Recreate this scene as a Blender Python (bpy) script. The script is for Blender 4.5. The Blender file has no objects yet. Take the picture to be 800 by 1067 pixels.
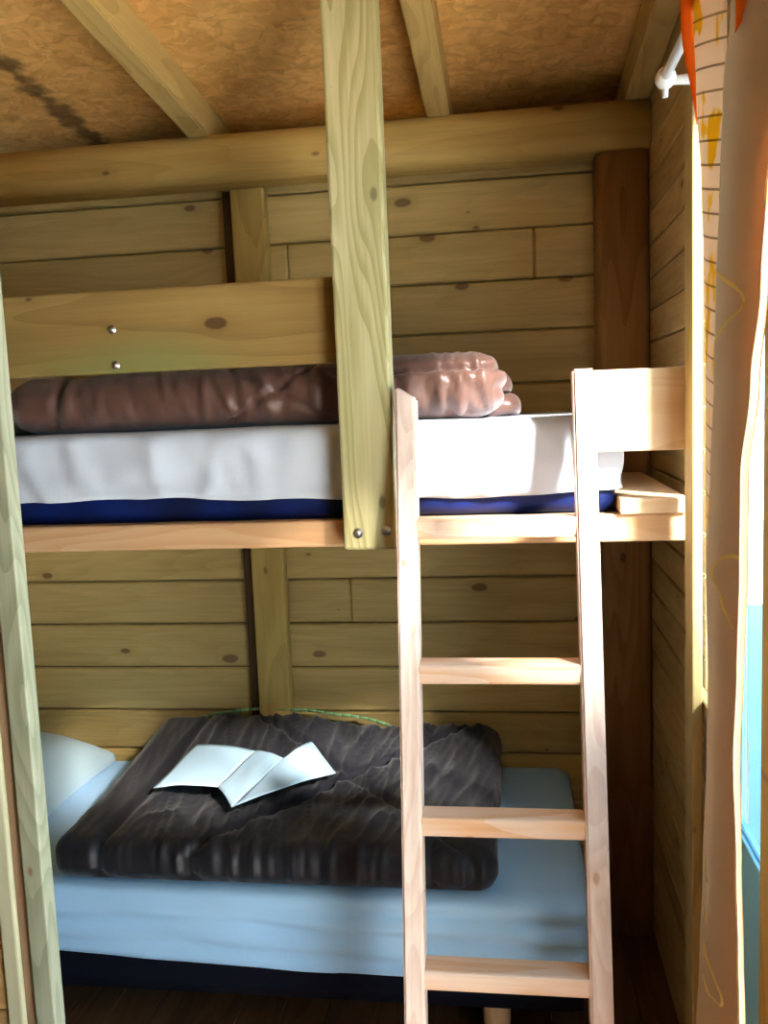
import bpy, bmesh, math, random
from mathutils import Vector, Matrix, noise

random.seed(7)
scn = bpy.context.scene
COL = scn.collection

# ------------------------------------------------------------------ materials
def new_mat(name):
    m = bpy.data.materials.new(name); m.use_nodes = True
    nt = m.node_tree; nt.nodes.clear()
    out = nt.nodes.new('ShaderNodeOutputMaterial')
    return m, nt, out

def N(nt, t, **kw):
    n = nt.nodes.new(t)
    for k, v in kw.items():
        if k.startswith('i_'):
            n.inputs[k[2:].replace('_', ' ')].default_value = v
        else:
            setattr(n, k, v)
    return n

def math_n(nt, op, a, b=None, c=None):
    n = nt.nodes.new('ShaderNodeMath'); n.operation = op
    for i, v in enumerate((a, b, c)):
        if v is None: continue
        if isinstance(v, (int, float)): n.inputs[i].default_value = v
        else: nt.links.new(v, n.inputs[i])
    return n.outputs[0]

def mixc(nt, fac, a, b, blend='MIX'):
    n = nt.nodes.new('ShaderNodeMix'); n.data_type = 'RGBA'; n.blend_type = blend
    for i, v in ((0, fac), (6, a), (7, b)):
        if isinstance(v, (int, float)): n.inputs[i].default_value = v
        elif isinstance(v, tuple): n.inputs[i].default_value = (*v, 1) if len(v) == 3 else v
        else: nt.links.new(v, n.inputs[i])
    return n.outputs[2]

def ramp(nt, fac, p0, p1):
    n = nt.nodes.new('ShaderNodeMapRange'); n.interpolation_type = 'SMOOTHSTEP'
    nt.links.new(fac, n.inputs[0])
    n.inputs[1].default_value = p0; n.inputs[2].default_value = p1
    return n.outputs[0]

def wood(name, light, dark, axis='X', rings=9, knot=(.25, .12, .04), knots=1.0, rough=.55,
         plank=None, pvar=.25, streak=.5, tint=None, bump=.15, ringw=.45):
    """procedural sawn timber: growth-ring figure, fibre streaks and knots along one axis"""
    m, nt, out = new_mat(name)
    L = nt.links.new
    tc = N(nt, 'ShaderNodeTexCoord')
    oi = N(nt, 'ShaderNodeObjectInfo')
    off = N(nt, 'ShaderNodeVectorMath', operation='SCALE'); off.inputs[0].default_value = (13.1, 7.7, 5.3)
    L(oi.outputs['Random'], off.inputs[3])
    add = N(nt, 'ShaderNodeVectorMath', operation='ADD')
    L(tc.outputs['Object'], add.inputs[0]); L(off.outputs[0], add.inputs[1])
    vec = add.outputs[0]
    pl = None
    if plank:
        h, seams = plank
        sep = N(nt, 'ShaderNodeSeparateXYZ'); L(tc.outputs['Object'], sep.inputs[0])
        z = sep.outputs[2]
        if seams:
            idx = None
            for s in seams:
                g = math_n(nt, 'GREATER_THAN', z, s)
                idx = g if idx is None else math_n(nt, 'ADD', idx, g)
        else:
            idx = math_n(nt, 'FLOOR', math_n(nt, 'DIVIDE', z, h))
        wn = N(nt, 'ShaderNodeTexWhiteNoise', noise_dimensions='1D')
        L(math_n(nt, 'ADD', idx, .37), wn.inputs['W'])
        pl = wn.outputs['Value']
        sc = N(nt, 'ShaderNodeVectorMath', operation='SCALE'); sc.inputs[0].default_value = (9.1, 4.7, 3.3)
        L(pl, sc.inputs[3])
        a2 = N(nt, 'ShaderNodeVectorMath', operation='ADD'); L(vec, a2.inputs[0]); L(sc.outputs[0], a2.inputs[1])
        vec = a2.outputs[0]
    def mapped(along, across):
        s = {'X': (along, across, across), 'Y': (across, along, across), 'Z': (across, across, along)}[axis]
        mp = N(nt, 'ShaderNodeMapping'); mp.inputs['Scale'].default_value = s
        L(vec, mp.inputs[0]); return mp.outputs[0]
    n1 = N(nt, 'ShaderNodeTexNoise', i_Scale=1.0, i_Detail=2.0, i_Roughness=.5); L(mapped(.9, 7), n1.inputs['Vector'])
    fr = math_n(nt, 'FRACT', math_n(nt, 'MULTIPLY', n1.outputs[0], rings * 1.6))
    ringv = ramp(nt, fr, .25, .95)
    n2 = N(nt, 'ShaderNodeTexNoise', i_Scale=1.0, i_Detail=6.0, i_Roughness=.65); L(mapped(4, 140), n2.inputs['Vector'])
    fib = ramp(nt, n2.outputs[0], .3, .7)
    n3 = N(nt, 'ShaderNodeTexNoise', i_Scale=1.0, i_Detail=4.0, i_Roughness=.6); L(mapped(1.3, 13), n3.inputs['Vector'])
    broad = ramp(nt, n3.outputs[0], .3, .72)
    f = math_n(nt, 'ADD', math_n(nt, 'MULTIPLY', ringv, ringw), math_n(nt, 'MULTIPLY', fib, .25))
    f = math_n(nt, 'ADD', f, math_n(nt, 'MULTIPLY', broad, .45))
    f = math_n(nt, 'MULTIPLY', f, streak * 2)
    n = nt.nodes.new('ShaderNodeClamp'); L(f, n.inputs[0]); f = n.outputs[0]
    c = mixc(nt, f, light, dark)
    if tint:
        n5 = N(nt, 'ShaderNodeTexNoise', i_Scale=1.0, i_Detail=1.0); L(mapped(1.6, 3), n5.inputs['Vector'])
        c = mixc(nt, ramp(nt, n5.outputs[0], .48, .68), c, tint)
    if pl is not None:
        v = math_n(nt, 'ADD', math_n(nt, 'MULTIPLY', pl, pvar), 1 - pvar * .5)
        vm = N(nt, 'ShaderNodeCombineColor'); [L(v, vm.inputs[i]) for i in range(3)]
        c = mixc(nt, 1.0, c, vm.outputs[0], 'MULTIPLY')
    if knots:
        vo = N(nt, 'ShaderNodeTexVoronoi', voronoi_dimensions='2D', i_Scale=1.0, i_Randomness=1.0)
        sk = N(nt, 'ShaderNodeSeparateXYZ'); L(vec, sk.inputs[0])
        ck = N(nt, 'ShaderNodeCombineXYZ')
        al, ac = {'X': (0, 2), 'Y': (1, 2), 'Z': (2, 0)}[axis]
        L(math_n(nt, 'MULTIPLY', sk.outputs[al], 3.4), ck.inputs[0])
        L(math_n(nt, 'MULTIPLY', sk.outputs[ac], 6.5), ck.inputs[1])
        L(ck.outputs[0], vo.inputs['Vector'])
        sc2 = N(nt, 'ShaderNodeSeparateColor'); L(vo.outputs['Color'], sc2.inputs[0])
        nk = N(nt, 'ShaderNodeTexNoise', i_Scale=3.0, i_Detail=3.0); L(ck.outputs[0], nk.inputs['Vector'])
        size = math_n(nt, 'ADD', math_n(nt, 'MULTIPLY', sc2.outputs[0], .16), -.075)      # only some cells hold a knot, of any size
        dd = math_n(nt, 'ADD', vo.outputs['Distance'], math_n(nt, 'MULTIPLY', math_n(nt, 'SUBTRACT', nk.outputs[0], .5), .05))
        dk = math_n(nt, 'SUBTRACT', math_n(nt, 'MULTIPLY', size, knots), dd)
        k = math_n(nt, 'MULTIPLY', ramp(nt, dk, -.015, .02), .8)
        halo = math_n(nt, 'MULTIPLY', math_n(nt, 'MULTIPLY', ramp(nt, dk, -.16, .0), ramp(nt, size, 0, .03)), .45)
        c = mixc(nt, halo, c, dark)
        c = mixc(nt, k, c, knot)
    bs = N(nt, 'ShaderNodeBsdfPrincipled', i_Roughness=rough)
    bs.inputs['Specular IOR Level'].default_value = .3
    L(c, bs.inputs['Base Color'])
    bm_ = N(nt, 'ShaderNodeBump', i_Strength=bump, i_Distance=.002); L(f, bm_.inputs['Height']); L(bm_.outputs[0], bs.inputs['Normal'])
    L(bs.outputs[0], out.inputs[0])
    return m

def plain(name, col, rough=.5, metal=0, spec=.4, bump=0, bscale=200, sheen=0, col2=None, cscale=6):
    m, nt, out = new_mat(name)
    bs = N(nt, 'ShaderNodeBsdfPrincipled', i_Roughness=rough, i_Metallic=metal)
    bs.inputs['Base Color'].default_value = (*col, 1)
    bs.inputs['Specular IOR Level'].default_value = spec
    if sheen: bs.inputs['Sheen Weight'].default_value = sheen
    tc = N(nt, 'ShaderNodeTexCoord')
    if col2:
        n0 = N(nt, 'ShaderNodeTexNoise', i_Scale=cscale, i_Detail=4.0); nt.links.new(tc.outputs['Object'], n0.inputs['Vector'])
        nt.links.new(mixc(nt, ramp(nt, n0.outputs[0], .35, .65), col, col2), bs.inputs['Base Color'])
    if bump:
        n1 = N(nt, 'ShaderNodeTexNoise', i_Scale=bscale, i_Detail=2.0); nt.links.new(tc.outputs['Object'], n1.inputs['Vector'])
        b = N(nt, 'ShaderNodeBump', i_Strength=bump, i_Distance=.003); nt.links.new(n1.outputs[0], b.inputs['Height'])
        nt.links.new(b.outputs[0], bs.inputs['Normal'])
    nt.links.new(bs.outputs[0], out.inputs[0])
    return m

def osb(name):
    m, nt, out = new_mat(name); L = nt.links.new
    tc = N(nt, 'ShaderNodeTexCoord')
    ns = N(nt, 'ShaderNodeTexNoise', i_Scale=14.0, i_Detail=2.0); L(tc.outputs['Object'], ns.inputs['Vector'])
    sv = N(nt, 'ShaderNodeVectorMath', operation='SCALE'); L(ns.outputs['Color'], sv.inputs[0]); sv.inputs[3].default_value = .09
    av = N(nt, 'ShaderNodeVectorMath', operation='ADD'); L(tc.outputs['Object'], av.inputs[0]); L(sv.outputs[0], av.inputs[1])
    cols = []
    for sc_, rot in (((24, 55, 1), .5), ((60, 26, 1), .2)):
        mp = N(nt, 'ShaderNodeMapping'); mp.inputs['Scale'].default_value = sc_; mp.inputs['Rotation'].default_value = (0, 0, rot)
        L(av.outputs[0], mp.inputs[0])
        v = N(nt, 'ShaderNodeTexVoronoi', i_Scale=1.0); L(mp.outputs[0], v.inputs['Vector'])
        sp = N(nt, 'ShaderNodeSeparateColor'); L(v.outputs['Color'], sp.inputs[0]); cols.append((sp.outputs[0], v.outputs['Distance']))
    f = math_n(nt, 'MULTIPLY', math_n(nt, 'ADD', cols[0][0], cols[1][0]), .5)
    c = mixc(nt, f, (.64, .33, .09), (.92, .57, .20))
    c = mixc(nt, math_n(nt, 'MULTIPLY', ramp(nt, cols[0][1], .55, .95), .45), c, (.46, .23, .07))
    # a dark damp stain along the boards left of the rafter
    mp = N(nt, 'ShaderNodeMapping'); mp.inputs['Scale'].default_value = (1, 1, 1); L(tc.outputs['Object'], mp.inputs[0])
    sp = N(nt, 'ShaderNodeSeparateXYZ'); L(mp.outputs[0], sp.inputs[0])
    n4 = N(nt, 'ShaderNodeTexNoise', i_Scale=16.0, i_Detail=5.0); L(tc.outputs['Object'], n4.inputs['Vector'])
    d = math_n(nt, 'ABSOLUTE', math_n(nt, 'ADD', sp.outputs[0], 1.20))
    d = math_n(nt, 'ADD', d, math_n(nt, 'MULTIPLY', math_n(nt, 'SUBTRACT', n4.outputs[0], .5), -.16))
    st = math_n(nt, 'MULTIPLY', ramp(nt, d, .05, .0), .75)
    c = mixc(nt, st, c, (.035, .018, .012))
    bs = N(nt, 'ShaderNodeBsdfPrincipled', i_Roughness=.6); L(c, bs.inputs['Base Color'])
    bs.inputs['Specular IOR Level'].default_value = .25
    L(bs.outputs[0], out.inputs[0])
    return m

def fabric(name, col, trans, stripes=False):
    m, nt, out = new_mat(name); L = nt.links.new
    tc = N(nt, 'ShaderNodeTexCoord')
    colr = None
    if stripes:
        sp = N(nt, 'ShaderNodeSeparateXYZ'); L(tc.outputs['Object'], sp.inputs[0])
        z = math_n(nt, 'ADD', sp.outputs[2], math_n(nt, 'MULTIPLY', sp.outputs[1], -.25))
        fr = math_n(nt, 'FRACT', math_n(nt, 'DIVIDE', z, .0315))
        ln = math_n(nt, 'LESS_THAN', math_n(nt, 'ABSOLUTE', math_n(nt, 'SUBTRACT', fr, .5)), .05)
        n0 = N(nt, 'ShaderNodeTexNoise', i_Scale=1.0, i_Detail=2.0)
        mp = N(nt, 'ShaderNodeMapping'); mp.inputs['Scale'].default_value = (25, 25, 14); L(tc.outputs['Object'], mp.inputs[0]); L(mp.outputs[0], n0.inputs['Vector'])
        c = mixc(nt, ramp(nt, n0.outputs[0], .55, .62), col, (.85, .50, .05))
        colr = mixc(nt, math_n(nt, 'MULTIPLY', ln, .65), c, (.25, .12, .05))
    wv = N(nt, 'ShaderNodeTexNoise', i_Scale=90.0, i_Detail=3.0); L(tc.outputs['Object'], wv.inputs['Vector'])
    bp = N(nt, 'ShaderNodeBump', i_Strength=.08, i_Distance=.002); L(wv.outputs[0], bp.inputs['Height'])
    d = N(nt, 'ShaderNodeBsdfDiffuse'); t = N(nt, 'ShaderNodeBsdfTranslucent')
    for n in (d, t):
        n.inputs['Color'].default_value = (*col, 1)
        if colr is not None: L(colr, n.inputs['Color'])
        L(bp.outputs[0], n.inputs['Normal'])
    mx = N(nt, 'ShaderNodeMixShader'); mx.inputs[0].default_value = trans
    L(d.outputs[0], mx.inputs[1]); L(t.outputs[0], mx.inputs[2]); L(mx.outputs[0], out.inputs[0])
    return m

def glass(name):
    m, nt, out = new_mat(name); L = nt.links.new
    t = N(nt, 'ShaderNodeBsdfTransparent'); g = N(nt, 'ShaderNodeBsdfGlossy', i_Roughness=.02)
    t.inputs['Color'].default_value = (.74, .76, .77, 1)
    mx = N(nt, 'ShaderNodeMixShader'); mx.inputs[0].default_value = .05; L(t.outputs[0], mx.inputs[1]); L(g.outputs[0], mx.inputs[2])
    L(mx.outputs[0], out.inputs[0])
    return m

BACK_SEAMS = (.19, .33, .47, .595, .732, .867, 1.001, 1.14, 1.28, 1.415, 1.551, 1.697, 1.836, 1.973, 2.11)
M = {
 'wall': wood('larch_wall_boards', (.66, .49, .195), (.46, .32, .105), 'X', rings=8, knot=(.14, .07, .03), plank=(0, BACK_SEAMS), pvar=.34, knots=1.0, streak=.66, ringw=.16),
 'wall_side': wood('side_wall_boards', (.56, .40, .17), (.36, .24, .09), 'Y', rings=8, knot=(.10, .05, .02), plank=(.082, None), pvar=.38, knots=.8, streak=.66, ringw=.2),
 'pine_wall': wood('warm_pine_boards', (.62, .40, .17), (.45, .26, .09), 'X', rings=7, plank=(.12, None), knots=.9),
 'beam': wood('rounded_beam_timber', (.68, .48, .155), (.50, .32, .085), 'X', rings=7, knot=(.14, .07, .03), knots=.8, streak=.6, ringw=.25),
 'post_brown': wood('corner_post_timber', (.38, .215, .085), (.24, .12, .042), 'Z', rings=7, knot=(.10, .045, .02), knots=.9),
 'stud': wood('stud_timber', (.66, .48, .15), (.44, .31, .085), 'Z', rings=7, knots=.5),
 'stud_shadow': wood('stud_shadow_brown', (.10, .055, .02), (.055, .03, .012), 'Z', rings=7, knots=0),  # dark tone stands in for the shadow beside the stud
 'rafter': wood('rafter_timber', (.62, .45, .17), (.44, .30, .10), 'Y', rings=6, knots=.7),
 'treated': wood('treated_pine_post', (.62, .57, .33), (.38, .34, .14), 'Z', rings=14, knot=(.16, .14, .07), knots=.9, streak=.6),
 'board': wood('stained_guard_board', (.36, .235, .075), (.23, .135, .04), 'X', rings=6, knot=(.07, .03, .012), knots=1.0, tint=(.24, .22, .07)),
 'spruce': wood('pale_spruce', (.82, .62, .40), (.70, .46, .25), 'X', rings=8, knot=(.40, .20, .09), knots=.6, streak=.45),
 'spruce_z': wood('pale_spruce_upright', (.84, .68, .58), (.68, .48, .39), 'Z', rings=10, knot=(.40, .20, .09), knots=.5, streak=.5),
 'rail': wood('orange_spruce_rail', (.66, .42, .23), (.54, .29, .13), 'X', rings=7, knot=(.32, .16, .07), knots=.6, streak=.45),
 'rung': wood('worn_spruce_rung', (.80, .62, .50), (.68, .36, .17), 'X', rings=5, knot=(.40, .2, .09), knots=.4, streak=.5),
 'jamb': wood('grey_green_jamb', (.47, .47, .33), (.29, .30, .19), 'Z', rings=12, knots=.4, streak=.55),
 'lath': wood('reddish_brown_lath', (.40, .25, .14), (.28, .16, .09), 'Z', rings=6, knots=0),
 'pale_jamb': wood('pale_green_trim', (.66, .62, .42), (.52, .48, .29), 'Z', rings=6, knots=.3),
 'gold': wood('golden_pine_trim', (.56, .33, .07), (.42, .23, .04), 'Z', rings=6, knots=.4),
 'casing': wood('window_casing_timber', (.52, .40, .17), (.38, .28, .11), 'Z', rings=7, knots=.4),
 'floor': wood('dark_floor_boards', (.20, .10, .045), (.12, .055, .025), 'Y', rings=6, knots=.5, rough=.45),
 'osb': osb('osb_sheathing'),
 'sheet': plain('white_cotton_sheet', (.62, .68, .78), .8, spec=.15, bump=.12, bscale=160, sheen=.1),
 'pillow': plain('cream_pillow_cotton', (.78, .74, .64), .8, spec=.15, bump=.12, bscale=120),
 'mattress': plain('blue_mattress_cover', (.002, .014, .12), .5, spec=.3, bump=.1, bscale=80, col2=(.0008, .005, .035)),
 'navy': plain('navy_base_fabric', (.004, .005, .012), .8, spec=.15),
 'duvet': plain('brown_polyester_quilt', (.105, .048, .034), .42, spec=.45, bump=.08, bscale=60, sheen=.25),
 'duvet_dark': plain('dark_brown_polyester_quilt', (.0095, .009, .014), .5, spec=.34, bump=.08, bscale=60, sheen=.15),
 'green': plain('pale_green_piping', (.22, .42, .18), .6),
 'paper': plain('sky_tinted_paper', (.50, .72, .88), .6, spec=.2),  # white paper, tinted with the blue of the skylight
 'white': plain('white_enamel', (.85, .85, .85), .25, spec=.5),
 'steel': plain('zinc_bolt', (.55, .55, .56), .4, 1.0),
 'curtain': fabric('taupe_curtain_cloth', (.70, .55, .40), .42),
 'curtain_edge': fabric('peach_curtain_hem', (.80, .56, .34), .4),
 'curtain_striped': fabric('striped_curtain_cloth', (.88, .64, .45), .55, True),
 'orange': fabric('orange_curtain_lining', (.95, .25, .03), .5),
 'yellow': fabric('yellow_printed_line', (.98, .84, .34), .35),
 'glass': glass('window_glass'),
 'terrace': plain('shade_blue_gloss', (.02, .07, .12), .12, spec=.5, bump=.05, bscale=3, col2=(.015, .055, .10), cscale=2),  # outside ground, its blue shade put into a dark glossy colour
 'deck': wood('pale_deck_boards', (.78, .73, .64), (.70, .65, .55), 'X', rings=4, plank=None, knots=0),
 'bluepaint': plain('light_blue_paint', (.28, .68, .97), .45),
 'sheet_skytint': plain('sky_tinted_cotton_sheet', (.42, .68, .96), .8, spec=.15, bump=.12, bscale=160, sheen=.1),  # white cotton with the blue skylight put into its colour
 'pillow_skytint': plain('sky_tinted_pillow_cotton', (.50, .66, .72), .8, spec=.15, bump=.12, bscale=120),  # pale pillow cotton, skylight blue mixed into the base colour
 'absorber': plain('dark_absorber', (.05, .035, .025), .9, spec=.1, bump=.4, bscale=40),  # dark surface of the added strip that soaks up bounce light
 'sand': plain('pale_sand', (.78, .74, .66), .9, spec=.1),
 'beech': wood('beech_leg', (.62, .40, .22), (.52, .31, .15), 'Z', rings=5, knots=0),
}

# ------------------------------------------------------------------ mesh helpers
def box_bm(x0, x1, y0, y1, z0, z1, bev=.003, seg=2, bm=None, along=None):
    b = bmesh.new()
    bmesh.ops.create_cube(b, size=1)
    for v in b.verts:
        v.co = Vector((x0 + (v.co.x + .5) * (x1 - x0), y0 + (v.co.y + .5) * (y1 - y0), z0 + (v.co.z + .5) * (z1 - z0)))
    if bev:
        es = b.edges[:] if along is None else [e for e in b.edges if abs((e.verts[1].co - e.verts[0].co).normalized()[along]) > .9]
        bmesh.ops.bevel(b, geom=es, offset=bev, segments=seg, profile=.5, affect='EDGES')
    if bm is None: return b
    merge(bm, b); return bm

def merge(dst, src, mat=None):
    me = bpy.data.meshes.new('tmp')
    if mat: bmesh.ops.transform(src, matrix=mat, verts=src.verts)
    src.to_mesh(me); src.free(); dst.from_mesh(me); bpy.data.meshes.remove(me)

def cyl_bm(p0, p1, r, r2=None, n=16, bev=0):
    b = bmesh.new()
    p0, p1 = Vector(p0), Vector(p1)
    d = p1 - p0
    bmesh.ops.create_cone(b, cap_ends=True, segments=n, radius1=r, radius2=r if r2 is None else r2, depth=d.length)
    if bev:
        es = [e for e in b.edges if len(e.link_faces) == 2 and any(len(f.verts) > 4 for f in e.link_faces)]
        bmesh.ops.bevel(b, geom=es, offset=bev, segments=2, profile=.5, affect='EDGES')
    q = Vector((0, 0, 1)).rotation_difference(d.normalized())
    bmesh.ops.transform(b, matrix=Matrix.Translation((p0 + p1) / 2) @ q.to_matrix().to_4x4(), verts=b.verts)
    return b

def lathe_bm(p, axis, prof, n=20):
    """profile: list of (radius, distance along axis)"""
    b = bmesh.new(); q = Vector((0, 0, 1)).rotation_difference(Vector(axis).normalized())
    rings = []
    for r, h in prof:
        rings.append([b.verts.new(Vector(p) + q @ Vector((r * math.cos(2 * math.pi * i / n), r * math.sin(2 * math.pi * i / n), h))) for i in range(n)])
    for a, c in zip(rings, rings[1:]):
        for i in range(n): b.faces.new((a[i], a[(i + 1) % n], c[(i + 1) % n], c[i]))
    b.faces.new(rings[0][::-1]); b.faces.new(rings[-1])
    bmesh.ops.recalc_face_normals(b, faces=b.faces)
    return b

def obj(name, bm, mat, parent=None, smooth=False, origin=None, solid=0):
    """ONE mesh object; bm holds world coordinates, moved to its origin / its thing's base"""
    if parent is not None:
        org = Vector(ORG[parent.name])
    elif origin is None:
        lo = Vector([min(v.co[i] for v in bm.verts) for i in range(3)]); hi = Vector([max(v.co[i] for v in bm.verts) for i in range(3)])
        org = Vector(((lo.x + hi.x) / 2, (lo.y + hi.y) / 2, lo.z))
    else:
        org = Vector(origin)
    bmesh.ops.translate(bm, vec=-org, verts=bm.verts)
    me = bpy.data.meshes.new(name); bm.to_mesh(me); bm.free()
    me.materials.append(M[mat] if isinstance(mat, str) else mat)
    for p in me.polygons: p.use_smooth = smooth
    o = bpy.data.objects.new(name, me); COL.objects.link(o)
    ORG[o.name] = tuple(org)
    if parent is not None: o.parent = parent
    else: o.location = org
    if solid:
        md = o.modifiers.new('thickness', 'SOLIDIFY'); md.thickness = solid; md.offset = 0
    return o
ORG = {}

def thing(name, loc, label, cat, group=None):
    o = bpy.data.objects.new(name, None); COL.objects.link(o); o.location = loc
    o.empty_display_size = .1
    ORG[o.name] = tuple(loc)
    return tag(o, label, cat, group)

def tag(o, label, cat, group=None):
    o['label'] = label; o['category'] = cat
    if group: o['group'] = group
    return o

def struct(name, bm, mat, parent=None, smooth=False, origin=(0, 0, 0)):
    o = obj(name, bm, mat, parent, smooth, origin=origin)
    if parent is None: o['kind'] = 'structure'
    return o

def rbox(x0, x1, y0, y1, z0, z1, r, step, disp=None, open_bottom=False):
    """finely gridded cushion: a box with rounded edges, then moved by disp(co, normal, u, v, w)"""
    b = bmesh.new()
    lo, hi = Vector((x0, y0, z0)), Vector((x1, y1, z1))
    nn = [max(3, int(math.ceil((hi[i] - lo[i]) / step))) for i in range(3)]
    V = {}
    def vert(i, j, k):
        key = (i, j, k)
        if key not in V:
            V[key] = b.verts.new((lo.x + (hi.x - lo.x) * i / nn[0], lo.y + (hi.y - lo.y) * j / nn[1], lo.z + (hi.z - lo.z) * k / nn[2]))
        return V[key]
    for ax in range(3):
        a, c = [(1, 2), (0, 2), (0, 1)][ax]
        for side in (0, nn[ax]):
            if open_bottom and ax == 2 and side == 0: continue
            for p in range(nn[a]):
                for q in range(nn[c]):
                    def mk(pp, qq):
                        t = [0, 0, 0]; t[ax] = side; t[a] = pp; t[c] = qq; return vert(*t)
                    b.faces.new((mk(p, q), mk(p + 1, q), mk(p + 1, q + 1), mk(p, q + 1)))
    bmesh.ops.recalc_face_normals(b, faces=b.faces)
    rr = Vector(r) if isinstance(r, (tuple, list)) else Vector((r, r, r))
    for v in b.verts:
        c = Vector([min(max(v.co[i], lo[i] + rr[i]), hi[i] - rr[i]) for i in range(3)])
        if open_bottom: c.z = min(v.co.z, hi.z - rr.z)
        d = v.co - c
        n = Vector([d[i] / rr[i] for i in range(3)])
        m = max(abs(n.x), abs(n.y), abs(n.z))
        if m > 1e-6:
            # map the cube shell onto the ellipsoidal corner
            n2 = n.normalized() * m
            v.co = c + Vector([n2[i] * rr[i] for i in range(3)])
    b.normal_update()
    if disp:
        new = []
        for v in b.verts:
            u = [(v.co[i] - lo[i]) / (hi[i] - lo[i]) for i in range(3)]
            new.append(disp(v.co.copy(), v.normal.copy(), *u))
        for v, c in zip(b.verts, new): v.co = c
    b.normal_update()
    return b

def nz(x, y, z=0.0): return noise.noise(Vector((x, y, z)))
def ridge(x, y, z=0.0):
    t = 1 - abs(nz(x, y, z)) * 2.2
    return max(0, t) ** 2
def smooth01(a, b, t):
    t = min(1, max(0, (t - a) / (b - a))); return t * t * (3 - 2 * t)

# ------------------------------------------------------------------ the room shell
XR = .365            # inner face of the right wall
YB = 2.58            # inner face of the back wall
XL = -1.86
YF = -1.5
def ceil_z(y): return 2.335 + .09 * (2.45 - y)

# back wall of horizontal boards, one mesh
bm = bmesh.new()
zs = (0,) + BACK_SEAMS + (2.235,)
for i, (a, c) in enumerate(zip(zs, zs[1:])):
    js = {13: (XL, -.62, .074, XR), 6: (XL, -.482, XR), 9: (XL, -1.1, XR), 4: (XL, -.3, XR)}.get(i, (XL, XR))
    for p, q in zip(js, js[1:]):
        box_bm(p + (.001 if p > XL else -.02), q - (.001 if q < XR else -.02), YB - .004 * (i % 2) * .5, YB + .04, a + .002, c - .002, .005, 1, bm)
box_bm(XL - .05, XR + .05, YB + .03, YB + .06, 0, 2.235, 0, 1, bm)
box_bm(XL - .05, XR + .06, 2.86, 2.9, 2.1, 2.36, 0, 1, bm); box_bm(XL - .05, XR + .06, YB + .06, 2.86, 2.1, 2.13, 0, 1, bm)
struct('wall_back', bm, 'wall')

# right wall: boards with openings for the window, the sidelight and the doorway
W1 = (1.535, 1.80, .925, 2.03)        # window: y0, y1, z0, z1
W2 = (1.235, 1.51, .78, 2.03)         # sidelight, sill raised to keep sun off the lower bed
D1 = (.22, 1.125, 0, 1.94)             # open doorway
TOPW = 2.75
def side_boards(y0, y1, z0, z1, bm, thick=.012):
    z = z0; h = .082
    k = math.floor(z0 / h)
    while z < z1 - .004:
        zn = min((k + 1) * h, z1)
        if zn - z > .004:
            box_bm(XR, XR + thick, y0, y1, z + .0015, zn - .0015, .004, 1, bm)
        z = zn; k += 1
bm = bmesh.new()
side_boards(W1[1], 2.9, 0, 2.34, bm)
side_boards(W1[0], W1[1], 0, W1[2], bm); side_boards(W1[0], W1[1], W1[3], 2.37, bm)
side_boards(W2[1], W1[0], 0, 2.38, bm)
side_boards(W2[0], W2[1], 0, W2[2], bm); side_boards(W2[0], W2[1], W2[3], 2.4, bm)
side_boards(D1[1], W2[0], 0, 2.4, bm)
side_boards(D1[0], D1[1], D1[3], 2.42, bm)
side_boards(YF, D1[0], 0, 2.5, bm)
box_bm(XR + .02, XR + .06, YF, YB + .05, 2.05, TOPW, 0, 1, bm)
box_bm(XR + .0115, XR + .05, 1.95, YB + .05, 0, 2.1, 0, 1, bm)
box_bm(XR + .0115, XR + .0135, W2[1], 1.96, 0, W1[2], 0, 1, bm)
box_bm(XR + .0115, XR + .06, YF, D1[0], 0, 2.1, 0, 1, bm)
struct('wall_right', bm, 'wall_side')

bm = box_bm(XL - .05, XL, 1.42, YB + .03, 0, 2.5, 0)
struct('wall_left', bm, 'pine_wall')
# partition that ends beside the bunk, and the room the photograph is taken from
bm = bmesh.new()
z = 0
while z < 2.5:
    box_bm(-2.3, -.8905, 1.352, 1.40, z + .001, min(z + .12, 2.5) - .001, .003, 1, bm); z += .12
struct('wall_partition', bm, 'pine_wall')
bm = box_bm(-2.35, -2.3, YF, 1.43, 0, TOPW, 0); struct('wall_side', bm, 'pine_wall')
bm = box_bm(-2.35, XR + .06, YF - .05, YF, 0, TOPW + .1, 0); struct('wall_front', bm, 'pine_wall')
bm = bmesh.new()
x = -2.36
while x < XR + .05:
    box_bm(x + .001, min(x + .11, XR + .055) - .001, YF - .05, YB + .05, -.03, 0, .002, 1, bm); x += .11
box_bm(-2.4, XR + .06, YF - .05, YB + .06, -.06, -.03, 0, 1, bm)
struct('floor', bm, 'floor')

# sloping OSB ceiling
b = bmesh.new()
vs = [b.verts.new((x, y, ceil_z(y) + dz)) for dz in (0, .02) for x, y in ((-2.4, YF - .1), (XR + .1, YF - .1), (XR + .1, 2.92), (-2.4, 2.92))]
for f in ((0, 1, 2, 3), (7, 6, 5, 4), (0, 4, 5, 1), (1, 5, 6, 2), (2, 6, 7, 3), (3, 7, 4, 0)): b.faces.new([vs[i] for i in f])
bmesh.ops.recalc_face_normals(b, faces=b.faces)
struct('ceiling', b, 'osb')

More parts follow.
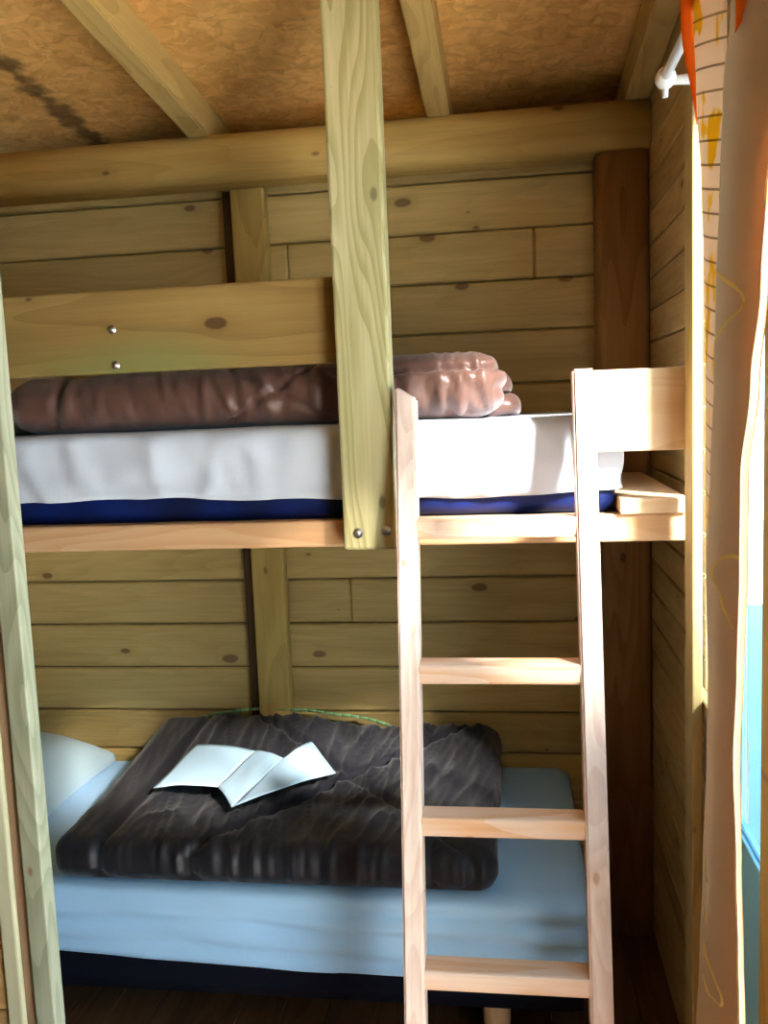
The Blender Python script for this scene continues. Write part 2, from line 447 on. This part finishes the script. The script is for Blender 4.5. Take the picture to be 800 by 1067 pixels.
def rafter(x0, x1, label):
    b = bmesh.new(); h = .095
    vs = [b.verts.new((x, y, ceil_z(y) - (h if k == 0 else .0005))) for x in (x0, x1) for y in (YF, 2.70) for k in (0, 1)]
    for f in ((0, 1, 3, 2), (4, 6, 7, 5), (0, 4, 5, 1), (2, 3, 7, 6), (0, 2, 6, 4), (1, 5, 7, 3)): b.faces.new([vs[i] for i in f])
    bmesh.ops.recalc_face_normals(b, faces=b.faces)
    bmesh.ops.bevel(b, geom=b.edges[:], offset=.004, segments=2, affect='EDGES')
    o = obj('ceiling_rafter', b, 'rafter'); tag(o, label, 'rafter', 'rafters under the ceiling')
rafter(-.845, -.785, 'square timber rafter crossing the bright chipboard left of the hanging post')
rafter(-.198, -.138, 'square timber rafter just right of the hanging post')
rafter(.305, XR - .002, 'dark timber rafter tight against the right wall')

bm = box_bm(XL, XR - .001, 2.42, 2.579, 2.122, 2.249, .045, 6, along=0)
tag(obj('wall_beam', bm, 'beam', smooth=True), 'rounded timber beam lying along the top of the back wall', 'beam')
bm = box_bm(.232, XR - .001, 2.44, 2.579, 0, 2.121, .022, 4, along=2)
tag(obj('corner_post', bm, 'post_brown', smooth=True), 'reddish brown timber post in the corner of back and right walls', 'post')
bm = box_bm(-.764, -.667, 2.528, YB - .003, 0, 2.122, .006)
t = thing('wall_stud', (-.716, 2.55, 0), 'pale upright timber stud with a painted shadow strip on the back wall', 'stud')
obj('stud', bm, 'stud', t)
obj('side_strip', box_bm(-.795, -.7645, 2.555, YB - .003, 0, 2.122, .002), 'stud_shadow', t)['label'] = 'narrow dark brown strip painted in as the stud shadow'  # shadow of the stud built as a dark strip, not a separate timber

# window, sidelight and doorway in the right wall
def frame_bm(y0, y1, z0, z1, x0, x1, w):
    bm = bmesh.new()
    box_bm(x0, x1, y0, y0 + w, z0, z1, .003, 1, bm); box_bm(x0, x1, y1 - w, y1, z0, z1, .003, 1, bm)
    box_bm(x0, x1, y0 + w, y1 - w, z0, z0 + w, .003, 1, bm); box_bm(x0, x1, y0 + w, y1 - w, z1 - w, z1, .003, 1, bm)
    return bm
w = struct('window_1', frame_bm(W1[0], W1[1], W1[2], W1[3], .344, .354, .004), 'casing')
struct('window_pane', box_bm(.347, .351, W1[0] + .006, W1[1] - .006, W1[2] + .006, W1[3] - .006, 0), 'glass', w)
struct('window_sill', box_bm(.347, .364, W1[0] - .02, W1[1], W1[2] - .03, W1[2] + .002, .002), 'casing', w)
w = struct('window_2', frame_bm(W2[0], W2[1], W2[2], W2[3], .364, .376, .004), 'bluepaint')
struct('window_pane', box_bm(.370, .374, W2[0] + .005, W2[1] - .005, W2[2] + .005, W2[3] - .005, 0), 'glass', w)
struct('trim_1', box_bm(.3245, .3435, 1.70, 1.7735, 0, 2.34, .003), 'casing')
struct('added_sun_stop', box_bm(.357, .369, W2[0] - .001, W2[1], 0, W2[2] - .002, .002), 'bluepaint')  # panel added under the sidelight to stop a sun patch on the lower bed
struct('trim_2', box_bm(.325, XR + .05, D1[1] + .013, W2[0], 0, 2.1, .003), 'gold')
struct('door_1', frame_bm(D1[0], D1[1] + .012, -.02, D1[3] + .02, XR - .01, XR + .07, .03), 'gold')

# timber uprights ending the partition at the left of the picture
struct('trim_3', box_bm(-.8400, -.8040, 1.35, 1.385, 0, 2.43, .003), 'jamb')
struct('trim_4', box_bm(-.8600, -.8402, 1.356, 1.40, 0, 2.43, .001), 'lath')
struct('trim_5', box_bm(-.8900, -.8602, 1.347, 1.41, 0, 2.43, .004), 'pale_jamb')

# outside
struct('terrace', box_bm(XR + .07, 9, -9, 1.60, -.22, -.18, 0), 'deck')
struct('bounce_absorber', box_bm(XR + .07, 3.4, .80, 1.60, -.179, -.165, 0), 'absorber')  # unseen dark strip added to cut bounce onto the right of the ceiling
struct('sun_blocker', box_bm(XR + .07, 2.2, -2.0, .50, 2.15, 2.2, 0), 'deck')  # unseen slab added to keep sun off the left and lower room
struct('shade_blue_ground', box_bm(XR + .07, 14, 1.605, 7.5, -.26, -.20, 0), 'terrace')  # shaded ground outside; the blue of the shade is in its colour
struct('sand', box_bm(XR + .07, 30, 7.505, 60, -.26, -.19, 0), 'sand')

# ------------------------------------------------------------------ bunk
def bolt(x, y, z, parent, r=.006):
    b = lathe_bm((x, y + .002, z), (0, -1, 0), [(r * 1.7, 0), (r * 1.7, .0035), (r, .004), (r, .008), (r * .5, .0095)], 14)
    obj('bolt', b, 'steel', parent, True)

bunk = thing('bunk_bed', (-.75, 2.15, 0), 'built-in upper bunk with peach front rail, guard boards and hanging treated post', 'bunk bed')
obj('front_rail', box_bm(XL, .335, 1.806, 1.85, 1.217, 1.272, .005), 'rail', bunk)
obj('slat_base', box_bm(XL, .230, 1.851, 2.56, 1.235, 1.268, .004), 'spruce', bunk)
g = obj('guard_board', box_bm(XL, -.345 + .06, 1.806, 1.838, 1.592, 1.762, .006), 'board', bunk); g['label'] = 'dark stained long guard board'
bolt(-.813, 1.806, 1.681, g, .005); bolt(-.810, 1.806, 1.608, g, .005)
p = obj('hanging_post', box_bm(-.335, -.229, 1.75, 1.805, 1.219, ceil_z(1.75) + .002, .006), 'treated', bunk); p['label'] = 'tall grey-green treated plank post'
bolt(-.305, 1.75, 1.253, p); bolt(-.249, 1.75, 1.257, p)
g = obj('guard_board', box_bm(.1575, .343, 1.775, 1.803, 1.397, 1.553, .003), 'spruce', bunk); g['label'] = 'short pale guard board by the window'
obj('end_board', box_bm(.208, .336, 1.795, 2.43, 1.273, 1.304, .003), 'spruce', bunk)

# ladder leaning on the bunk
def lad_y(z): return 1.735 - (1.55 - z) * .185
lad = thing('bunk_ladder', (-.03, 1.5, 0), 'pale wooden ladder leaning against the upper bunk', 'ladder')
def stile(x0, x1, ztop, slope_top):
    b = bmesh.new(); d = .06
    def ring(z, dz=0):
        y = lad_y(z)
        return [b.verts.new(c) for c in ((x0, y, z + dz), (x1, y, z - dz), (x1, y + d, z - dz + d * .0), (x0, y + d, z + dz))]
    A, B_ = ring(0), ring(ztop, slope_top)
    b.faces.new(A[::-1]); b.faces.new(B_)
    for i in range(4): b.faces.new((A[i], A[(i + 1) % 4], B_[(i + 1) % 4], B_[i]))
    bmesh.ops.recalc_face_normals(b, faces=b.faces)
    bmesh.ops.bevel(b, geom=b.edges[:], offset=.004, segments=2, affect='EDGES')
    return b
obj('stile', stile(-.219, -.181, 1.525, .012), 'spruce_z', lad)
obj('stile', stile(.117, .157, 1.556, 0), 'spruce_z', lad)
for zc in (1.266, .998, .722, .449, .18):
    yy = lad_y(zc)
    obj('rung', box_bm(-.186, .121, yy + .006, yy + .062, zc - .020, zc + .018, .006), 'rung', lad)

# ------------------------------------------------------------------ upper bedding
def m_disp(amp):
    return lambda co, n, u, v, w: co + n * amp * nz(co.x * 9, co.y * 9, co.z * 14)
tag(obj('mattress', rbox(-1.70, .205, 1.835, 2.53, 1.270, 1.455, .03, .03, m_disp(.004)), 'mattress', smooth=True),
    'bright blue mattress on the upper bunk under the white sheet', 'mattress')

def sheet_disp(x0, x1, z0, zt, seed, hem, wr):
    def f(co, n, u, v, w):
        side = 1 - smooth01(.80, 1.0, w)
        drop = (1 - w)
        # tension creases on the hanging sides and shallow waves on the top
        a = wr * (ridge(co.x * 7 + seed, co.z * 3 + co.y, 2.1) - .4) * side
        a += wr * .8 * nz(co.x * 4 + seed, co.z * 22, 5.2) * side
        a += wr * .5 * (ridge(co.x * 15 + 6 * co.z + seed, co.z * 5, 9.1) - .4) * side
        a += .0025 * nz(co.x * 6, co.y * 6, seed)
        co = co + n * a
        if w < .5:
            co.z += hem * (nz(co.x * 2.3 + seed, co.y * 2.3, 1.7) + .5 * nz(co.x * 7 + seed, co.y * 5, 8.1)) * (1 - w / .5)
        return co
    return f
s = obj('fitted_sheet', rbox(-1.712, .217, 1.822, 2.545, 1.318, 1.467, (.035, .03, .022), .014, sheet_disp(0, 0, 0, 0, 3.3, .018, .010), True), 'sheet', smooth=True, solid=.003)
tag(s, 'white sheet stretched over the upper bunk mattress', 'bed sheet')

def duvet_up(co, n, u, v, w):
    x = co.x
    # plump, slightly sagging outline
    co.z += .014 * nz(x * 2.6, 3.1) * w + .012 * smooth01(-.6, -.2, x) * w
    fr = max(0, -n.y)
    seam = 0
    zc = (co.z - 1.467) / .136
    for x0, k in ((-.975, .03), (-.50, .22), (-.48, -.24), (-.30, .05)):
        d = abs(x - (x0 + k * (zc - .5)))
        seam += math.exp(-(d / .009) ** 2)
    # gathered creases, arched along the front
    sx = x + .05 * (zc - .5) ** 2 + .035 * zc
    near = .45 + .55 * math.sin(x * 5.3 + 1.1) ** 2
    wr = (ridge(sx * 21, zc * 1.0, 4.4) - .35) * .013 * near
    wr += (ridge(sx * 45, zc * 1.6, 1.4) - .35) * .005
    wr *= (1 - .85 * smooth01(-.06, -.02, x)) * (1 + 1.0 * smooth01(-.35, -.25, x))
    if n.z < -.85: wr = 0; seam = 0
    co = co + n * wr * (.25 + .75 * fr) * (1 - .6 * smooth01(-.93, -1.0, x)) - n * .011 * min(1, seam)
    # the layer folded over the top shows as a rolled line along the right-hand end
    if x > -.42:
        co = co - n * .016 * math.exp(-((zc - .80) / .05) ** 2) * smooth01(-.42, -.30, x)
    # layers seen at the end
    e = max(0, n.x) * smooth01(-.06, -.01, x)
    co = co - n * .012 * e * math.exp(-((zc - .45) / .10) ** 2)
    return co
d = thing('duvet', (-.55, 2.05, 1.467), 'folded brown quilted duvet lying along the upper bunk', 'duvet')
obj('cover', rbox(-1.115, -.005, 1.845, 2.36, 1.468, 1.598, (.08, .075, .062), .0085, duvet_up), 'duvet', d, True)
def lobe(co, n, u, v, w): return co + n * (.006 * nz(co.x * 18, co.y * 14, co.z * 10) + .003 * nz(co.x * 40, co.y * 40, co.z * 40))
for z0, z1, xe in ((1.468, 1.520, .022), (1.518, 1.568, .004)):
    obj('folded_layer', rbox(-.12, xe, 2.03, 2.37, z0, z1, (.03, .04, .029), .012, lobe), 'duvet', d, True)

def pillow_disp(x0, x1, y0, y1, seed):
    cx, cy = (x0 + x1) / 2, (y0 + y1) / 2
    def f(co, n, u, v, w):
        e = max(abs(u - .5), abs(v - .5)) * 2
        p = (1 - abs(2 * u - 1) ** 2.6) * (1 - abs(2 * v - 1) ** 2.6)
        p = max(0, p) ** .55
        zm = .42
        h = (w - zm) * (.12 + .88 * p)
        co.z = ZP[seed] + (zm + h) * HP[seed] - HP[seed] * (zm - zm * (.12 + .88 * p)) * 1.0
        # pinched sides between the corner tips
        co.x += (cx - co.x) * .10 * (1 - abs(2 * v - 1) ** 2) * abs(2 * u - 1)
        co.y += (cy - co.y) * .08 * (1 - abs(2 * u - 1) ** 2) * abs(2 * v - 1)
        co.z += .008 * nz(co.x * 8, co.y * 8, seed * 3.1) * p
        return co
    return f
ZP = {1: 1.471, 2: .455}; HP = {1: .20, 2: .16}
tag(obj('pillow', rbox(-1.62, -1.118, 1.84, 2.50, 1.468, 1.668, .02, .02, pillow_disp(-1.62, -1.118, 1.84, 2.50, 1)), 'pillow', smooth=True),
    'cream pillow at the left end of the upper bunk behind the duvet', 'pillow')

# ------------------------------------------------------------------ lower bed
base = thing('bed_base', (-.8, 2.17, 0), 'low navy bed base on round wooden legs under the lower mattress', 'bed base')
obj('frame', rbox(-1.74, .13, 1.835, 2.535, .185, .285, .012, .05), 'navy', base, True)
for x, y in ((-1.60, 1.90), (-.062, 1.90), (-1.60, 2.45), (-.062, 2.45)):
    obj('leg', cyl_bm((x, y, 0), (x, y, .186), .025, .033, 20, .002), 'beech', base, True)
tag(obj('mattress', rbox(-1.72, .115, 1.838, 2.525, .287, .438, .035, .03, m_disp(.003)), 'navy', smooth=True),
    'lower bed mattress wrapped in a white sheet above the navy base', 'mattress')

def low_disp(co, n, u, v, w):
    side = 1 - smooth01(.82, 1.0, w)
    fr = max(0, -n.y)
    # long horizontal drag folds on the front, gathering towards the foot
    k = co.z * 1.0 + .035 * (co.x + .5) * (1 if co.x > -.4 else .35)
    a = .011 * (.5 + .5 * smooth01(-1.2, -.1, co.x)) * math.sin(k * 115 + 2.0 * nz(co.x * 2, 1.0)) * fr * side
    a += .009 * nz(co.x * 4, co.z * 20 + 3 * co.x, 2.2) * side
    a += .010 * (ridge(co.x * 6 - 9 * co.z, co.z * 12 + 4 * co.x, 7.2) - .4) * side * smooth01(-.3, .1, co.x)
    co = co + n * a
    co = co + n * .0025 * nz(co.x * 7, co.y * 7, 4.0)
    if w < .45:
        co.z += (.010 * nz(co.x * 3.1, co.y * 3, .3) + .012 - .024 * smooth01(-1.1, -.3, co.x) + .02 * smooth01(-.05, .14, co.x)) * (1 - w / .45)
    return co
s = obj('fitted_sheet', rbox(-1.753, .147, 1.804, 2.553, .290, .452, (.055, .05, .028), .013, low_disp, True), 'sheet_skytint', smooth=True, solid=.003)
tag(s, 'white sheet tinted skylight blue stretched over the lower bed mattress', 'bed sheet')

o = obj('pillow', rbox(-1.71, -1.215, 1.93, 2.52, .452, .612, .02, .02, pillow_disp(-1.71, -1.215, 1.93, 2.52, 2)), 'pillow_skytint', smooth=True)
tag(o, 'pale pillow at the left end of the lower bed', 'pillow')

LX0, LX1, LY0, LY1, LZ0, LZ1 = -1.062, -.048, 1.805, 2.53, .457, .558
def duvet_low(co, n, u, v, w):
    x, y = co.x, co.y
    up = max(0, n.z); fr = max(0, -n.y)
    s = (x - LX0) / (LX1 - LX0); t = (y - LY0) / (LY1 - LY0)
    co.z += w * (.035 * smooth01(.3, 1, t) + .022 * math.exp(-((s - .33) / .28) ** 2) * smooth01(.4, 1, t) + .012 * nz(x * 3.2, y * 3.2, 6.6) - .012 * math.exp(-((s - .66) / .09) ** 2) * smooth01(.5, 1, t))
    seam = 0
    def line(ax, ay, bx, by, wd):
        px, py = s - ax, t - ay; dx, dy = bx - ax, by - ay
        L2 = dx * dx + dy * dy; q = min(1, max(0, (px * dx + py * dy) / L2))
        return math.exp(-(math.hypot(px - q * dx, (py - q * dy) * .72) / wd) ** 2)
    for l in ((.62, .55, .98, -.05), (.62, .55, .30, -.05), (.62, .55, .98, 1.05), (.62, .55, .22, 1.05), (.115, -.1, .16, 1.1), (.86, -.1, .86, .06)):
        seam = max(seam, line(*l, .012))
    wr = (ridge(x * 19 + .25 * y, y * 3.2 + .6 * nz(x * 3, y * 3), 7.7) - .4) * .010
    wr += (ridge(x * 40 + 9 * y * (1 if s < .62 else -1), y * 3.4, 3.7) - .4) * .0065
    wr += (ridge(x * 75 - 8 * y, y * 9, 5.9) - .4) * .0014
    wr *= smooth01(-.05, .45, w) if up < .6 else 1
    if n.z < -.7: wr = 0; seam = 0
    wr *= .35 + .65 * smooth01(.14, .22, s) * (1 - .45 * smooth01(.80, .9, s))
    co = co + n * (wr - .013 * seam)
    # edge waviness
    if up < .7 and s > .9: co.x += .008 * nz(y * 9, co.z * 9, 2.0)
    return co
d = thing('duvet', (-.55, 2.17, .453), 'dark brown quilted duvet lying flat on the lower bed', 'duvet')
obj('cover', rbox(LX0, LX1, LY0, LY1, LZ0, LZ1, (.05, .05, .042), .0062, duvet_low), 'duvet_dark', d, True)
b = bmesh.new()
pts = [Vector((-.98 + .62 * i / 24, 2.535 + .004 * math.sin(i), .565 + .052 * math.sin(math.pi * (i / 24) ** .8) ** .7)) for i in range(25)]
for a, c in zip(pts, pts[1:]): merge(b, cyl_bm(a, c, .0045, n=8))
obj('piping', b, 'green', d, True)['label'] = 'pale green edge piping'

# paper leaflet lying open on the duvet
def leaf_bm(P):
    b = bmesh.new(); n = 14
    V = [[None] * (n + 1) for _ in range(n + 1)]
    for i in range(n + 1):
        for j in range(n + 1):
            u, v = i / n, j / n
            p = Vector(P[0]).lerp(Vector(P[1]), u).lerp(Vector(P[3]).lerp(Vector(P[2]), u), v)
            p.z += .006 * math.sin(u * math.pi) + .004 * nz(u * 2.2 + P[0][0] * 7, v * 2.2, 3)
            V[i][j] = b.verts.new(p)
    for i in range(n):
        for j in range(n): b.faces.new((V[i][j], V[i + 1][j], V[i + 1][j + 1], V[i][j + 1]))
    bmesh.ops.recalc_face_normals(b, faces=b.faces)
    return b
lf = thing('leaflet', (-.7, 2.13, .575), 'white paper leaflet lying open on the dark lower duvet', 'paper')
zl = .583
obj('page', leaf_bm([(-.905, 2.05, zl - .004), (-.735, 2.045, zl + .004), (-.700, 2.265, zl + .012), (-.880, 2.30, zl + .014)]), 'paper', lf, True, solid=.0008)
obj('page', leaf_bm([(-.735, 2.045, zl + .004), (-.668, 1.945, zl), (-.605, 2.190, zl + .022), (-.700, 2.265, zl + .012)]), 'paper', lf, True, solid=.0008)
obj('page', leaf_bm([(-.668, 1.945, zl), (-.460, 2.155, zl), (-.560, 2.325, zl + .016), (-.605, 2.190, zl + .022)]), 'paper', lf, True, solid=.0008)

# ------------------------------------------------------------------ curtain and rod
STL = [(.261, 2.037), (.266, 1.911), (.273, 1.782), (.277, 1.65), (.28, 1.514), (.282, 1.376), (.284, 1.234), (.287, 1.089), (.287, .955), (.283, .787), (.279, .629), (.277, .533)]
STR = [(.285, 1.998), (.286, 1.881), (.281, 1.761), (.277, 1.639), (.273, 1.513), (.27, 1.384), (.269, 1.252), (.271, 1.116), (.271, .991), (.267, .834), (.264, .687), (.261, .597)]
TAL = [(.29, 1.991), (.28, 1.876), (.276, 1.758), (.271, 1.637), (.268, 1.513), (.263, 1.385), (.257, 1.255), (.26, 1.12), (.257, .997), (.252, .841), (.247, .696), (.243, .607)]
TAR = [(.318, 1.933), (.308, 1.831), (.297, 1.727), (.291, 1.62), (.28, 1.51), (.269, 1.397), (.268, 1.281), (.265, 1.161), (.261, 1.051), (.265, .914), (.268, .785), (.27, .706)]
EDG = [(.334, 1.952), (.328, 1.845), (.32, 1.736), (.313, 1.624), (.304, 1.51), (.291, 1.392), (.29, 1.271), (.286, 1.146), (.283, 1.032), (.286, .888), (.289, .754), (.291, .671)]
def x_at(tab, z):
    t = sorted(tab, key=lambda a: a[1])
    if z <= t[0][1]: return t[0][0]
    if z >= t[-1][1]: return t[-1][0]
    for (x0, z0), (x1, z1) in zip(t, t[1:]):
        if z0 <= z <= z1:
            k = (z - z0) / (z1 - z0); k = k * k * (3 - 2 * k); return x0 + (x1 - x0) * k
def panel_bm(f, z0, z1, nu, nv):
    b = bmesh.new()
    V = [[b.verts.new(f(i / nu, z0 + (z1 - z0) * j / nv)) for j in range(nv + 1)] for i in range(nu + 1)]
    for i in range(nu):
        for j in range(nv): b.faces.new((V[i][j], V[i + 1][j], V[i + 1][j + 1], V[i][j + 1]))
    return b
ZB, ZT = .03, 2.09
def f_str(u, z):
    x0, x1 = x_at(STL, z), x_at(STR, z)
    return Vector((x0 + (x1 - x0) * u - .006 * math.sin(u * math.pi), 1.36 - .09 * u, z))
def f_tau(u, z):
    x0, x1 = x_at(TAL, z), x_at(TAR, z)
    fold = .005 * math.sin(u * math.pi * 2 + z * 2.2) + .007 * nz(u * 2.2, z * 2.5, 4) * math.sin(u * math.pi)
    return Vector((x0 + (x1 - x0) * u + fold * .3, 1.255 - .135 * u - .012 * math.sin(u * math.pi) - fold, z))
def f_edge(u, z):
    x0, x1 = x_at(TAR, z), x_at(EDG, z)
    return Vector((x0 + (x1 - x0) * u, 1.12 + .05 * u + .003 * math.sin(z * 9) * u, z))
cur = thing('curtain', (.28, 1.2, .03), 'long taupe and peach striped curtain bunched at the right window', 'curtain')
obj('striped_panel', panel_bm(f_str, ZB, ZT, 12, 90), 'curtain_striped', cur, True, solid=.0012)['label'] = 'peach striped fold with yellow patches'
tp = obj('plain_panel', panel_bm(f_tau, ZB, ZT, 30, 110), 'curtain', cur, True, solid=.0012); tp['label'] = 'plain taupe panel'
obj('hem', panel_bm(f_edge, ZB, ZT, 6, 90), 'curtain_edge', cur, True, solid=.0012)['label'] = 'pale peach side hem'
def f_or1(u, z): return Vector((x_at(STL, z) - (.016 * smooth01(1.86, 2.0, z) + .0) * (1 - u) + .001, 1.365 + .004 * (1 - u), z))
def f_or2(u, z):
    k = smooth01(1.94, 2.03, z)
    return Vector((x_at(TAL, z) + (.020 * u - .006) * k + .001, 1.248 - .03 * u - .012, z))
obj('lining', panel_bm(f_or1, 1.875, ZT, 3, 24), 'orange', cur, True, solid=.0008)['label'] = 'bright orange lining'
obj('lining', panel_bm(f_or2, 1.945, ZT, 3, 16), 'orange', cur, True, solid=.0008)['label'] = 'bright orange lining'
def scribble(uz, r):
    b = bmesh.new()
    P = [f_tau(u, z) + Vector((-.001, -.0022, 0)) for u, z in uz]
    # smooth with Catmull-Rom, flat ribbon
    Q = []
    for i in range(len(P) - 1):
        p0, p1, p2, p3 = P[max(0, i - 1)], P[i], P[i + 1], P[min(len(P) - 1, i + 2)]
        for k in range(6):
            t = k / 6
            Q.append(.5 * ((2 * p1) + (-p0 + p2) * t + (2 * p0 - 5 * p1 + 4 * p2 - p3) * t * t + (-p0 + 3 * p1 - 3 * p2 + p3) * t ** 3))
    Q.append(P[-1])
    nrm = Vector((-.55, -.83, 0)).normalized(); prev = None
    for i, q in enumerate(Q):
        tg = (Q[min(i + 1, len(Q) - 1)] - Q[max(i - 1, 0)]).normalized()
        sd = tg.cross(nrm).normalized() * r * (.6 + .6 * abs(math.sin(i * .23)))
        cu = (b.verts.new(q + sd), b.verts.new(q - sd))
        if prev: b.faces.new((prev[0], prev[1], cu[1], cu[0]))
        prev = cu
    return b
def pl(pts): return pts
obj('printed_line', scribble([(.02, 1.656), (.25, 1.640), (.45, 1.626), (.58, 1.612), (.55, 1.602), (.36, 1.594), (.18, 1.582), (.03, 1.570)], .0024), 'yellow', tp)
obj('printed_line', scribble([(.98, 1.303), (.70, 1.300), (.42, 1.288), (.24, 1.272), (.28, 1.258), (.46, 1.246), (.60, 1.228), (.80, 1.212)], .0026), 'yellow', tp)
obj('printed_line', scribble([(.14, .742), (.24, .726), (.42, .715), (.62, .703), (.60, .690), (.44, .684), (.26, .678), (.10, .690)], .0022), 'yellow', tp)
obj('printed_line', scribble([(.06, .86), (.12, .845), (.17, .832)], .0012), 'yellow', tp)
obj('printed_line', scribble([(.05, .79), (.12, .778), (.18, .766)], .0012), 'yellow', tp)

rod = thing('curtain_rod', (.275, 1.63, 2.03), 'white curtain rod with round end on the right wall', 'curtain rod')
obj('rod', cyl_bm((.272, 1.655, 2.034), (.272, .12, 2.034), .0085, n=16), 'white', rod, True)
obj('end_cap', lathe_bm((.272, 1.668, 2.032), (0, -1, 0), [(.004, 0), (.012, .002), (.0165, .008), (.0175, .016), (.0165, .026), (.0125, .030)], 20), 'white', rod, True)
obj('bracket', lathe_bm((.268, 1.652, 2.028), (1, 0, 0), [(.007, 0), (.008, .03), (.010, .052), (.016, .066), (.0175, .08), (.0175, .0965)], 18), 'white', rod, True)
obj('set_screw', cyl_bm((.272, 1.655, 2.020), (.272, 1.655, 2.002), .006, .005, 12, .001), 'white', rod, True)
obj('bracket', lathe_bm((.268, .16, 2.028), (1, 0, 0), [(.007, 0), (.008, .03), (.010, .052), (.016, .066), (.0175, .08), (.0175, .0965)], 18), 'white', rod, True)

# ------------------------------------------------------------------ light
wd = bpy.data.worlds.new('overcast_sky'); scn.world = wd; wd.use_nodes = True
nt = wd.node_tree; nt.nodes.clear()
out = nt.nodes.new('ShaderNodeOutputWorld'); bg = nt.nodes.new('ShaderNodeBackground')
bg.inputs[0].default_value = (.44, .75, 1.0, 1); bg.inputs[1].default_value = 5.5
nt.links.new(bg.outputs[0], out.inputs[0])
def portal(name, y0, y1, z0, z1, x):
    ld = bpy.data.lights.new(name, 'AREA'); ld.shape = 'RECTANGLE'; ld.size = z1 - z0; ld.size_y = y1 - y0
    ld.cycles.is_portal = True
    o = bpy.data.objects.new(name, ld); COL.objects.link(o)
    o.location = (x, (y0 + y1) / 2, (z0 + z1) / 2); o.rotation_euler = (0, math.radians(90), 0)
sd = bpy.data.lights.new('hazy_sun', 'SUN'); so = bpy.data.objects.new('hazy_sun', sd); COL.objects.link(so)
sd.energy = 46; sd.angle = math.radians(12); sd.color = (1, .93, .86)
so.rotation_euler = Vector((.66, -.66, .62)).to_track_quat('Z', 'Y').to_euler()
portal('window_daylight', W1[0], W1[1], W1[2], W1[3], .43)
portal('sidelight_daylight', W2[0], W2[1], W2[2], W2[3], .43)
portal('doorway_daylight', D1[0], D1[1], D1[2], D1[3], .44)

# ------------------------------------------------------------------ camera
cam = bpy.data.cameras.new('camera'); co = bpy.data.objects.new('camera', cam); COL.objects.link(co)
FPX, PITCH, YAW, ROLL = 939.75, -.115928, -.142838, .0401855
fw = Vector((math.sin(YAW) * math.cos(PITCH), math.cos(YAW) * math.cos(PITCH), math.sin(PITCH)))
r0 = fw.cross(Vector((0, 0, 1))).normalized(); d0 = fw.cross(r0)
rt = math.cos(ROLL) * r0 + math.sin(ROLL) * d0; dn = -math.sin(ROLL) * r0 + math.cos(ROLL) * d0
mat = Matrix((rt, -dn, -fw)).transposed().to_4x4(); mat.translation = (0, 0, 1.5)
co.matrix_world = mat
cam.sensor_fit = 'HORIZONTAL'; cam.sensor_width = 36; cam.lens = 36 * FPX / 800
cam.clip_start = .02
scn.camera = co

scn.view_settings.view_transform = 'Standard'
try: scn.view_settings.look = 'None'
except Exception: pass
scn.view_settings.gamma = 1; scn.view_settings.use_curve_mapping = False
scn.view_settings.exposure = 0.6
